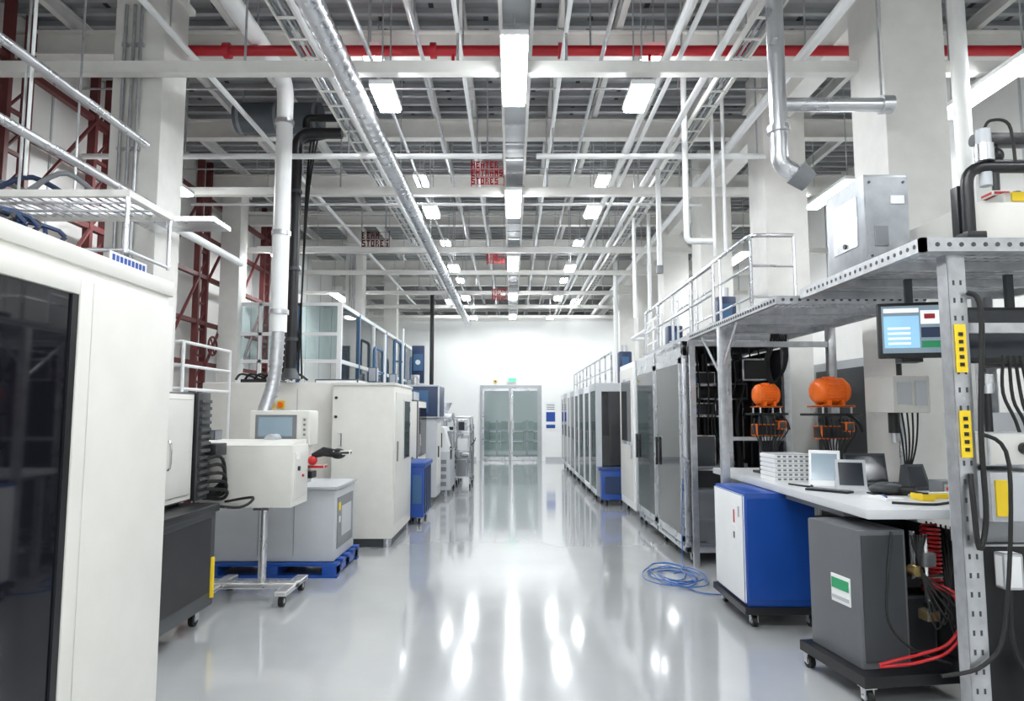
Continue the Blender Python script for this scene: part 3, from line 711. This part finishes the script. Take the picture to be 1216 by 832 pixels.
def railing(pts,z0,z1,step=1.0,mid=2,m=ALU,name='walkway_handrail'):
    o=Obj(name); P=[Vector((*p,0)) for p in pts]
    o.elbow([(p.x,p.y,z1) for p in P],.022,m,10,.12)
    for j in range(mid): 
        z=z0+(z1-z0)*(j+1)/(mid+1); o.tube([(p.x,p.y,z) for p in P],.014,m,8)
    for a,b in zip(P[:-1],P[1:]):
        n=max(1,round((b-a).length/step))
        for k in range(n+1):
            q=a.lerp(b,k/n); o.tube([(q.x,q.y,z0),(q.x,q.y,z1-.01)],.018,m,8)
            o.box(q.x-.04,q.x+.04,q.y-.04,q.y+.04,z0,z0+.01,m)
    o.done()
railing([(2.9,6.9),(2.45,6.9),(2.45,10.0)],2.46,3.42)
railing([(1.97,6.6),(1.97,10.0)],2.46,3.05,.85,1)
railing([(2.3,10.45),(2.3,11.6)],2.38,3.1,.6,1,WHITE)
railing([(1.9,13),(1.9,20.8)],2.13,2.75,.9,1)
for x,yy,z in((2.7,8.6,2.46),(2.1,12.7,2.13),(2.6,10.9,2.38)):
    o=Obj('blue_gas_unit'); o.box(x-.12,x+.12,yy-.12,yy+.12,z+.01,z+.6,NAVY,.03); o.cyl((x,yy,z+.6),(x,yy,z+.72),.06,ALU,12); o.box(x-.06,x+.06,yy-.13,yy-.12,z+.3,z+.5,SBLUE); o.done()
o=Obj('walkway_junction_box'); o.box(2.25,2.42,6.3,6.5,2.445,2.55,BLACK,.01); o.box(2.27,2.32,6.28,6.3,2.46,2.53,REDP); o.cyl((2.37,6.35,2.55),(2.37,6.35,2.6),.03,REDP,10); o.done()

o=Obj('mobile_tool_cabinet')
o.box(1.77,2.3,5.27,6.03,.15,.99,BLUE,.012); o.box(1.755,1.772,5.29,6.01,.17,.97,WHITE,.004)
o.box(1.74,2.33,5.24,6.06,.1,.15,BLACK); 
o.box(1.75,1.756,5.45,5.55,.6,.72,PAPER); o.box(1.748,1.751,5.47,5.5,.62,.67,BLACK); o.box(1.75,1.756,5.48,5.5,.74,.84,REDP); o.box(1.745,1.756,5.35,5.37,.8,.88,CHROME)
o.box(1.78,2.29,5.262,5.268,.2,.95,BLUE)
for x in(1.82,2.25):
    for yy in(5.3,5.98): o.caster(x,yy,.042)
o.done()
# workbench
BT=mat('bench_top_laminate',(0.62,0.63,0.64),0.35,var=.02)
o=Obj('workbench')
o.box(2.02,3.04,3.95,6.95,.995,1.05,BT,.008); o.box(2.08,3.0,4.36,6.9,.95,.995,MGREY)
for x,yy in((2.98,4.4),(2.98,6.85),(2.12,6.85)): o.box(x-.03,x+.03,yy-.03,yy+.03,0,.95,GALV)
o.box(2.68,2.74,4.7,4.76,0,.95,MGREY)
o.box(2.15,2.95,6.83,6.87,.4,.46,MGREY); o.box(2.4,2.96,5.0,6.8,.3,.34,MGREY)
o.done()
o=Obj('under_bench_crate'); o.box(2.45,2.9,5.1,5.7,.345,.75,DGREY,.02); o.box(2.43,2.92,5.08,5.72,.7,.76,BLACK,.008); o.box(2.6,2.75,5.07,5.08,.55,.6,LGREY); o.done()
# cart under bench
CARTG=mat('cart_grey_paint',(0.13,0.135,0.145),0.4,var=.04)
o=Obj('pneumatic_supply_cart')
o.M=Matrix.Translation((2.12,4.2,0))@Matrix.Rotation(math.radians(8),4,'Z')
o.box(-.18,.12,-.2,.3,.16,.93,CARTG,.012); o.box(.118,.125,-.19,.29,.18,.9,DGREY); o.box(-.16,.1,-.206,-.2,.2,.9,DGREY)
o.box(-.24,.55,-.3,-.26,.1,.16,BLACK); o.box(-.24,.55,.3,.34,.1,.16,BLACK); o.box(-.24,-.2,-.26,.3,.1,.16,BLACK); o.box(.51,.55,-.26,.3,.1,.16,BLACK)
o.box(-.2,.51,-.26,.3,.13,.16,BLACK)
o.box(-.186,-.18,-.12,.06,.48,.64,PAPER); o.box(-.19,-.186,-.11,.05,.56,.62,GREEN); o.box(-.19,-.186,-.11,.05,.5,.52,LGREY)
o.box(.2,.46,0,.24,.16,.5,DGREY,.02); o.cyl((.2,-.02,.6),(.46,-.02,.6),.05,DGREY,14)
o.box(.5,.52,-.1,.3,.16,.9,DGREY); o.box(.12,.5,.28,.3,.16,.92,BLACK)
o.tube([(.16,-.2,.92),(.16,-.2,.66),(.34,-.2,.66)],.016,CHROME,8)
o.tube([(.24,-.2,.9),(.24,-.2,.45)],.014,CHROME,8); o.box(.2,.28,-.24,-.16,.72,.8,ALU,.005); o.cyl((.16,-.24,.7),(.16,-.18,.7),.03,BRASS,12); o.cyl((.24,-.25,.5),(.24,-.2,.5),.03,CHROME,12)
o.box(.2,.28,-.25,-.17,.42,.48,BRASS,.006)
for k in range(2): o.tube([(.24+.04*k,-.2,.62),(.32+.02*k,-.3,.58),(.34+.015*k,-.33,.45-.03*k),(.24,-.34,.33-.04*k),(.08,-.33,.28-.04*k),(-.04,-.31,.25-.03*k),(-.14,-.29,.22-.01*k)],.009,REDH,8,smooth=6)
pts=[]
for k in range(160):
    a=k*.62; pts.append((.36+.05*math.cos(a),-.1+.05*math.sin(a),.93-k*.0024))
o.tube(pts,.008,REDH,6)
for k in range(6): o.tube([(.5,-.1+.04*k,.92),(.35,-.25,.6-.05*k),(.2+.03*k,-.31,.4+.03*k),(.18,-.24,.7),(.14+.02*k,-.22,.9)],.006,RUB,6,smooth=5)
o.tube([(.02,-.22,.92),(-.06,-.28,.7),(-.08,-.3,.45),(.05,-.31,.3),(.3,-.28,.2)],.008,RUB,6,smooth=6)
for x in(-.2,.5):
    for yy in(-.26,.3): o.caster(x,yy,.042)
o.done()
# rack near
o=Obj('slotted_steel_rack')
zs=2.4
def angle_post(x,y,sx=1,sy=1,z1=zs):
    o.box(min(x,x+sx*.09),max(x,x+sx*.09),y,y+.006,0,z1,GALV)
    o.box(x-.003,x+.003,min(y,y+sy*.08),max(y,y+sy*.08),0,z1,GALV)
    z=.08
    while z<z1-.1:
        o.box(min(x+sx*.022,x+sx*.032),max(x+sx*.022,x+sx*.032),y-.002,y,z,z+.025,DGREY); o.box(min(x+sx*.058,x+sx*.068),max(x+sx*.058,x+sx*.068),y-.002,y,z,z+.025,DGREY); z+=.09
angle_post(2.2,3.4); angle_post(3.4,3.4,-1); angle_post(3.3,4.72,-1,-1)
o.box(2.1,3.5,3.34,3.37,zs,zs+.07,GALV); o.box(2.04,2.07,3.34,4.78,zs,zs+.07,GALV); o.box(2.07,3.5,4.75,4.78,zs,zs+.07,GALV); o.box(3.47,3.5,3.37,4.75,zs,zs+.07,GALV)
o.box(2.04,2.1,3.34,3.37,zs,zs+.07,GALV)
x=2.09
while x<3.46: o.box(x,x+.035,3.37,4.75,zs+.05,zs+.065,GALV); x+=.06
for k in range(18): o.box(2.07,3.47,3.42+k*.075,3.45+k*.075,zs+.045,zs+.055,GALV)
for yy in(3.8,4.3): o.box(2.07,3.47,yy,yy+.04,zs,zs+.045,GALV)
for k in range(22): o.cyl((2.12+k*.06,3.338,zs+.035),(2.12+k*.06,3.34,zs+.035),.012,DGREY,8)
for k in range(22): o.cyl((2.038,3.4+k*.06,zs+.035),(2.04,3.4+k*.06,zs+.035),.012,DGREY,8)
o.box(2.2,3.4,3.41,3.44,2.0,2.05,GALV)
for z0,z1 in((1.8,2.04),(1.38,1.61)):
    o.box(2.215,2.27,3.392,3.397,z0,z1,YEL)
    for k in range(5): o.box(2.232,2.253,3.388,3.392,z0+.03+k*.038,z0+.048+k*.038,BLACK)
o.tube([(2.28,3.38,2.2),(2.33,3.36,2.1),(2.3,3.37,1.5),(2.3,3.37,1.1),(2.25,3.36,.95),(2.24,3.37,1.2),(2.25,3.39,1.3)],.013,RUB,8,smooth=6)
o.tube([(2.3,3.37,1.5),(2.42,3.36,1.35),(2.36,3.37,.6),(2.25,3.38,.4),(2.05,3.38,.35)],.010,RUB,8,smooth=6)
o.box(2.42,2.78,3.5,3.8,1.05,1.3,LGREY,.01); o.box(2.42,2.78,3.5,3.8,1.33,1.5,CREAM2,.01); o.box(2.42,3.4,3.8,3.84,.9,1.6,LGREY)
o.box(2.44,2.5,3.49,3.5,1.08,1.26,YEL); o.cyl((2.6,3.47,1.42),(2.6,3.5,1.42),.03,BLACK,12)
o.cyl((2.5,3.6,1.5),(2.5,3.6,1.7),.02,BLACK); o.cyl((2.5,3.6,1.7),(2.5,3.6,1.8),.035,ALU)
o.box(2.45,2.55,3.48,3.56,.72,.9,WHITE,.015)
for k in range(6): o.tube([(2.6+.03*k,3.6,1.9),(2.55+.05*k,3.55,1.7-.03*k),(2.6+.04*k,3.52,1.5),(2.66,3.5,1.05),(2.6+.05*k,3.5,.5),(2.7,3.5,.05)],.009,RUB,6,smooth=5)
o.tube([(2.5,3.52,.72),(2.5,3.5,.4),(2.7,3.5,.2),(3.2,3.6,.1)],.012,RUB,8,smooth=5)
o.box(2.5,3.4,3.72,3.8,0,.9,BLACK,.01)
o.done()
o=Obj('metal_control_box'); zt=zs+.07
o.box(2.07,2.33,3.92,4.4,zt,zt+.53,GBOX,.008); o.box(2.075,2.325,3.912,3.92,zt+.02,zt+.51,GBOX)
for x,z in((2.1,.04),(2.3,.04),(2.1,.48),(2.3,.48)): o.cyl((x,3.907,zt+z),(x,3.913,zt+z),.008,DGREY,8)
o.box(2.12,2.2,3.906,3.912,zt+.1,zt+.22,MGREY,.002)
o.box(2.064,2.07,4.0,4.3,zt+.12,zt+.42,GALV); o.cyl((2.055,4.15,zt+.15),(2.07,4.15,zt+.15),.015,BLACK,10)
o.box(2.22,2.3,3.906,3.913,zt+.35,zt+.4,PAPER)
o.done()
o=Obj('benchtop_tester'); o.box(2.42,3.2,3.52,4.1,zt+.02,zt+.24,CREAM,.02); 
for x in(2.5,3.1):
    for yy in(3.6,4.0): o.cyl((x,yy,zt),(x,yy,zt+.03),.025,BLACK,10)
o.box(2.62,3.2,3.55,4.05,zt+.24,zt+.3,CREAM2,.01)
o.box(2.66,2.95,3.54,3.56,zt+.25,zt+.3,YEL); o.box(2.6,2.7,3.6,3.7,zt+.3,zt+.33,REDP,.008)
for k in range(4): o.cyl((2.7+k*.1,3.7,zt+.3),(2.7+k*.1,3.7,zt+.35),.025,(REDP,BLACK,GREEN,REDP)[k],10)
o.done()
o=Obj('black_tubular_bracket')
o.elbow([(2.36,3.45,zt),(2.36,3.45,zt+.4),(3.3,3.45,zt+.4),(3.3,3.45,zt)],.03,BLACK,14,.1)
o.box(2.31,2.41,3.39,3.49,zt,zt+.05,BLACK,.01); o.box(3.26,3.34,3.39,3.49,zt,zt+.05,BLACK,.01)
o.box(2.34,2.38,3.5,3.56,zt,zt+.32,BLACK,.01)
o.cyl((2.46,3.45,zt+.43),(2.46,3.45,zt+.52),.045,ALU,16); o.cyl((2.46,3.45,zt+.52),(2.46,3.45,zt+.6),.036,LGREY,16); o.cyl((2.46,3.45,zt+.3),(2.46,3.45,zt+.37),.03,LGREY,14)
o.tube([(2.46,3.45,zt+.58),(2.5,3.45,zt+.65),(2.6,3.45,zt+.63),(2.62,3.45,zt+.43)],.008,RUB,8,smooth=6)
o.done()
o=Obj('inspection_camera_arm'); o.tube([(2.78,3.82,zt+.3),(2.78,3.82,zt+.66)],.02,BLACK,10); o.ball((2.78,3.82,zt+.6),.05,BLACK); o.box(2.72,2.98,3.78,3.86,zt+.52,zt+.57,BLACK,.01); o.box(2.7,2.98,3.78,3.86,zt+.66,zt+.73,BLACK,.012)
o.cyl((2.68,3.82,zt+.54),(2.74,3.82,zt+.55),.03,DGREY); o.cyl((2.66,3.82,zt+.695),(2.72,3.82,zt+.695),.035,DGREY)
o.done()
SCR2=mat('screen_ui_blue',(0.18,0.34,0.52),0.15,emit=0.9)
SCR3=mat('screen_ui_white',(0.75,0.80,0.85),0.15,emit=0.5)
def monitor(x0,x1,y,z0,z1,scr,zmount,ang=0):
    o=Obj('flat_panel_monitor')
    cx=(x0+x1)/2; o.M=Matrix.Translation((cx,y,0))@Matrix.Rotation(math.radians(ang),4,'Z')
    w=(x1-x0)/2
    o.box(-w,w,0,.04,z0,z1,BLACK,.008); o.box(-w+.02,w-.02,-.003,0,z0+.03,z1-.02,scr)
    if scr is SCREEN:
        o.box(-w+.03,w*.15,-.005,-.003,z0+.06,z1-.08,SCR2); o.box(-w+.03,w*.15,-.006,-.003,z1-.06,z1-.035,SCR3); o.box(w*.2,w-.03,-.005,-.003,z0+.2,z1-.05,SCR3)
        o.box(w*.3,w*.6,-.007,-.005,z1-.1,z1-.07,REDP); o.box(w*.2,w-.03,-.006,-.003,z0+.12,z0+.18,NAVY); o.box(w*.2,w-.03,-.006,-.003,z0+.06,z0+.1,GREEN)
        for k in range(4): o.box(-w+.05,-w+.17,-.007,-.005,z0+.08+.03*k,z0+.092+.03*k,SCR3)
    o.box(-.05,.05,.04,.08,z0+.1,z1-.05,DGREY); o.box(-.02,.02,.05,.08,z1-.06,zmount,DGREY); o.box(-w*.3,w*.3,.05,.18,z0-.02,z0+.02,BLACK)
    o.done()
monitor(2.18,2.56,4.0,1.92,2.25,SCREEN,2.4,-14)
monitor(2.58,3.2,3.86,1.88,2.2,SCREEND,2.4,0)
def motor(x,y,z,r,L,zb,ang):
    o=Obj('orange_electric_motor'); o.M=Matrix.Translation((x,y,0))@Matrix.Rotation(math.radians(ang),4,'Z')
    prof=[(-L*.62,.15),(-L*.60,.55),(-L*.56,.8),(-L*.48,.95),(-L*.42,1.0),(L*.3,1.0),(L*.3,1.07),(L*.38,1.07),(L*.38,.92),(L*.46,.92),(L*.48,.78),(L*.54,.78),(L*.56,.5),(L*.6,.5),(L*.61,.2)]
    o.tube([(p[0],0,z) for p in prof],r,ORANGE,28,radii=[r*p[1] for p in prof])
    for xx in(-.3,-.1,.1): o.cyl((L*xx,0,z),(L*xx+.008,0,z),r*1.05,ORANGE,28)
    for k in range(24):
        a=2*math.pi*k/24
        c,s_=math.cos(a),math.sin(a)
        o.tube([(-L*.38,r*c,z+r*s_),(L*.28,r*c,z+r*s_)],r*.05,ORANGE,5)
    o.cyl((L*.6,0,z),(L*.68,0,z),r*.12,ALU,10)
    o.box(-L*.2,L*.12,-r*.35,r*.35,z+r*.9,z+r*1.15,ORANGE,.006)
    for k in(-.25,.22): o.box(L*k-.012,L*k+.012,-r*.9,r*.9,z-r*1.12,z-r*.7,ORANGE)
    o.box(-L*.6,L*.6,-r*1.0,r*1.0,z-r*1.24,z-r*1.1,BLACK,.004)
    zp=z-r*1.24
    o.box(-L*.85,L*.85,-r,r,zp-.07,zp-.05,BLACK)
    for a in(-.5,.5):
        for b in(-.8,.8): o.cyl((a*L,b*r,zp-.05),(a*L,b*r,zp),.008,ALU,8)
    o.cyl((0,0,zp-.16),(0,0,zp-.07),.06,DGREY,14); o.box(-.13,.13,-.06,.06,zp-.26,zp-.15,BLACK,.01); o.box(.06,.14,-.1,-.02,zp-.2,zp-.12,DGREY,.01)
    for k in(-.07,.07): o.cyl((k,0,zb+.02),(k,0,zp-.07),.016,DGREY,8)
    o.box(-.11,.11,-.09,.09,zb,zb+.02,BLACK)
    for k in range(9): o.tube([(-.14+.035*k,-.05,zp-.1),(-.17+.04*k,-.1,zp-.2),(-.1+.02*k,-.08,zp-.35),(.05,-.02,zb+.02)],.006,RUB,6,smooth=5)
    o.tube([(L*.5,0,zp-.05),(L*.9,-.02,zp-.12),(L*1.1,0,zp-.2)],.015,BLACK,8,smooth=4)
    o.done()
motor(2.36,6.35,1.765,.095,.19,1.05,5); motor(2.63,5.65,1.775,.105,.25,1.05,8)
o=Obj('sample_tray_stack')
for k in range(6): o.box(2.11,2.42,5.55,5.87,1.05+k*.036,1.05+k*.036+.03,PAPER,.004); o.box(2.12,2.41,5.56,5.86,1.08+k*.036,1.086+k*.036,LGREY)
for k in range(6):
    for j in range(6): o.box(2.135+j*.045,2.16+j*.045,5.548,5.55,1.06+k*.036,1.075+k*.036,MGREY)
o.done()
def tablet(x,y,w,h,ang,scr,m,name='tablet_terminal'):
    o=Obj(name); o.M=Matrix.Translation((x,y,1.05))@Matrix.Rotation(math.radians(ang),4,'Z')
    o.prism([(-.02,0.0),(.12,0.0),(h*.5,h),(h*.5-.03,h+.01)],'x',-w/2,w/2,m)
    n=Vector((0,-(h+.01),(h*.5-.01))).normalized()
    a=Vector((-w/2+.02,-.02+ (h*.5-.01)*.15,(h+.01)*.15)); b=Vector((-w/2+.02,-.02+(h*.5-.01)*.9,(h+.01)*.9))
    i=o.mi(scr); off=n*.003
    q=[o.v(a+off),o.v(a+off+Vector((w-.04,0,0))),o.v(b+off+Vector((w-.04,0,0))),o.v(b+off)]
    f=o.bm.faces.new(q); f.material_index=i
    o.done()
tablet(2.37,5.25,.22,.25,-28,SCREEN,WHITE); tablet(2.43,4.95,.2,.2,-20,SCREEND,LGREY,'handheld_controller')
tablet(2.9,4.92,.16,.17,10,SCREEND,DGREY,'touch_display')
o=Obj('laptop_computer'); o.M=Matrix.Translation((2.72,5.22,1.05))@Matrix.Rotation(-.15,4,'Z')
o.box(-.15,.15,-.11,.11,0,.015,BLACK,.004); o.prism([(.1,.012),(.115,.012),(.17,.23),(.155,.235)],'x',-.15,.15,DGREY)
for k in range(11):
    for j in range(4): o.box(-.14+k*.0255,-.12+k*.0255,-.03+j*.028,-.01+j*.028,.015,.018,MGREY)
i=o.mi(SCREEND); f=o.bm.faces.new([o.v((-.14,.1,.03)),o.v((.14,.1,.03)),o.v((.14,.146,.22)),o.v((-.14,.146,.22))]); f.material_index=i
o.box(-.05,.05,-.1,-.05,.015,.017,DGREY)
o.done()
o=Obj('barcode_scanner'); o.ball((2.53,4.68,1.09),.09,DGREY,(1.3,.8,.5)); o.box(2.43,2.64,4.62,4.75,1.05,1.06,BLACK); o.cyl((2.6,4.62,1.09),(2.66,4.56,1.085),.025,BLACK,12); o.done()
o=Obj('yellow_caliper_case'); o.M=Matrix.Translation((2.80,4.5,1.05))@Matrix.Rotation(.15,4,'Z'); o.box(-.16,.16,-.06,.06,0,.03,YEL,.004); o.box(-.13,.05,-.03,.03,.03,.035,PAPER); o.box(.08,.14,-.03,.03,.03,.035,BLACK); o.done()
o=Obj('probe_cable'); o.tube([(2.12,5.3,1.057),(2.2,5.1,1.057),(2.25,5.2,1.057)],.007,RUB,6,smooth=8); o.tube([(2.3,4.2,1.057),(2.5,4.12,1.057),(2.7,4.22,1.057),(2.95,4.15,1.057)],.008,RUB,6,smooth=8); o.tube([(2.6,4.92,1.057),(2.7,4.78,1.057),(2.78,4.72,1.057)],.007,RUB,6,smooth=6); o.done()
o=Obj('bench_keyboard'); o.M=Matrix.Translation((2.22,4.85,1.05))@Matrix.Rotation(-.9,4,'Z'); o.box(-.15,.15,-.05,.05,0,.015,BLACK,.004)
for k in range(12):
    for j in range(4): o.box(-.14+k*.0235,-.122+k*.0235,-.042+j*.022,-.026+j*.022,.015,.019,MGREY)
o.done()
o=Obj('multimeter'); o.box(2.56,2.64,4.32,4.46,1.05,1.09,YEL,.008); o.box(2.57,2.63,4.4,4.45,1.09,1.093,SCREEND); o.cyl((2.6,4.36,1.09),(2.6,4.36,1.1),.018,BLACK,12); o.done()
o=Obj('notepad'); o.M=Matrix.Translation((2.38,4.45,1.05))@Matrix.Rotation(.3,4,'Z'); o.box(-.07,.07,-.1,.1,0,.012,PAPER,.002); o.cyl((-.03,-.06,.018),(.05,.05,.018),.005,BLUE,8); o.done()
o=Obj('small_instrument_box'); o.box(2.9,3.02,4.66,4.82,1.05,1.14,MGREY,.008); o.box(2.91,3.01,4.655,4.66,1.07,1.12,LGREY); o.cyl((2.93,4.65,1.09),(2.93,4.66,1.09),.012,REDP,8); o.done()
o=Obj('measuring_machine_head')
o.box(2.76,3.03,4.95,5.35,1.6,1.87,CREAM2,.015); o.box(2.79,2.89,4.94,4.95,1.66,1.82,LGREY); o.box(2.92,3.0,4.94,4.95,1.65,1.83,LGREY)
o.cyl((2.98,5.25,1.05),(2.98,5.25,1.6),.025,ALU); o.cyl((2.98,5.25,1.87),(2.98,5.25,2.38),.02,BLACK); o.box(2.93,3.03,5.18,5.33,1.05,1.07,DGREY)
o.cyl((2.84,5.1,1.45),(2.84,5.1,1.6),.04,BLACK,16); o.cyl((2.84,5.1,1.38),(2.84,5.1,1.45),.025,ALU,14)
for k in range(5): o.tube([(2.8+.04*k,5.0,1.62),(2.84+.03*k,5.02,1.45),(2.9+.02*k,5.1,1.3),(2.97,5.2,1.1)],.007,RUB,6,smooth=5)
o.done()
o=Obj('hanging_cable_bundle')
for k in range(9):
    a=.08+.012*(k%4); cx=2.62; 
    o.tube([(cx+.01*k-.04,6.75,2.38),(cx-a,6.75,2.1),(cx-a*.4,6.75+.01*k,1.9),(cx+a*.6,6.75,2.0),(cx+a,6.75,2.2),(cx+.02*k-.04,6.77,2.38)],.007,RUB,6,smooth=6)
o.done()
o=Obj('floor_network_cable')
for k in range(6):
    pts=[]
    for j in range(13):
        a=2*math.pi*j/12+k*.9; rr=1+.12*math.sin(3*a+k*2)
        pts.append((1.58+(.13+.03*k)*rr*math.cos(a)+.03*math.sin(k*2),6.85+(.2+.06*k)*rr*math.sin(a)+.05*math.cos(k*3),.01+.004*k))
    o.tube(pts,.006,BLUECAB,6,smooth=4)
o.tube([(1.6,6.9,.02),(1.72,7.1,.02),(1.78,7.3,.1),(1.8,7.36,.5),(1.82,7.37,.9)],.006,BLUECAB,6,smooth=6)
o.tube([(1.45,6.7,.012),(1.6,6.4,.012),(1.7,6.2,.012),(2.05,6.12,.012)],.006,BLUECAB,6,smooth=6)
o.done()

# ---------------------------------------------------------------- world + camera
w=bpy.data.worlds.new('World'); scn.world=w; w.use_nodes=True
w.node_tree.nodes['Background'].inputs[0].default_value=(.8,.9,1,1); w.node_tree.nodes['Background'].inputs[1].default_value=.3
cam=bpy.data.cameras.new('camera'); cam.lens=24.0; cam.sensor_width=36; cam.clip_start=.05; cam.clip_end=100
co=bpy.data.objects.new('camera',cam); co.location=(0,0,1.6); co.rotation_euler=(math.radians(95.2),0,0)
scn.collection.objects.link(co); scn.camera=co
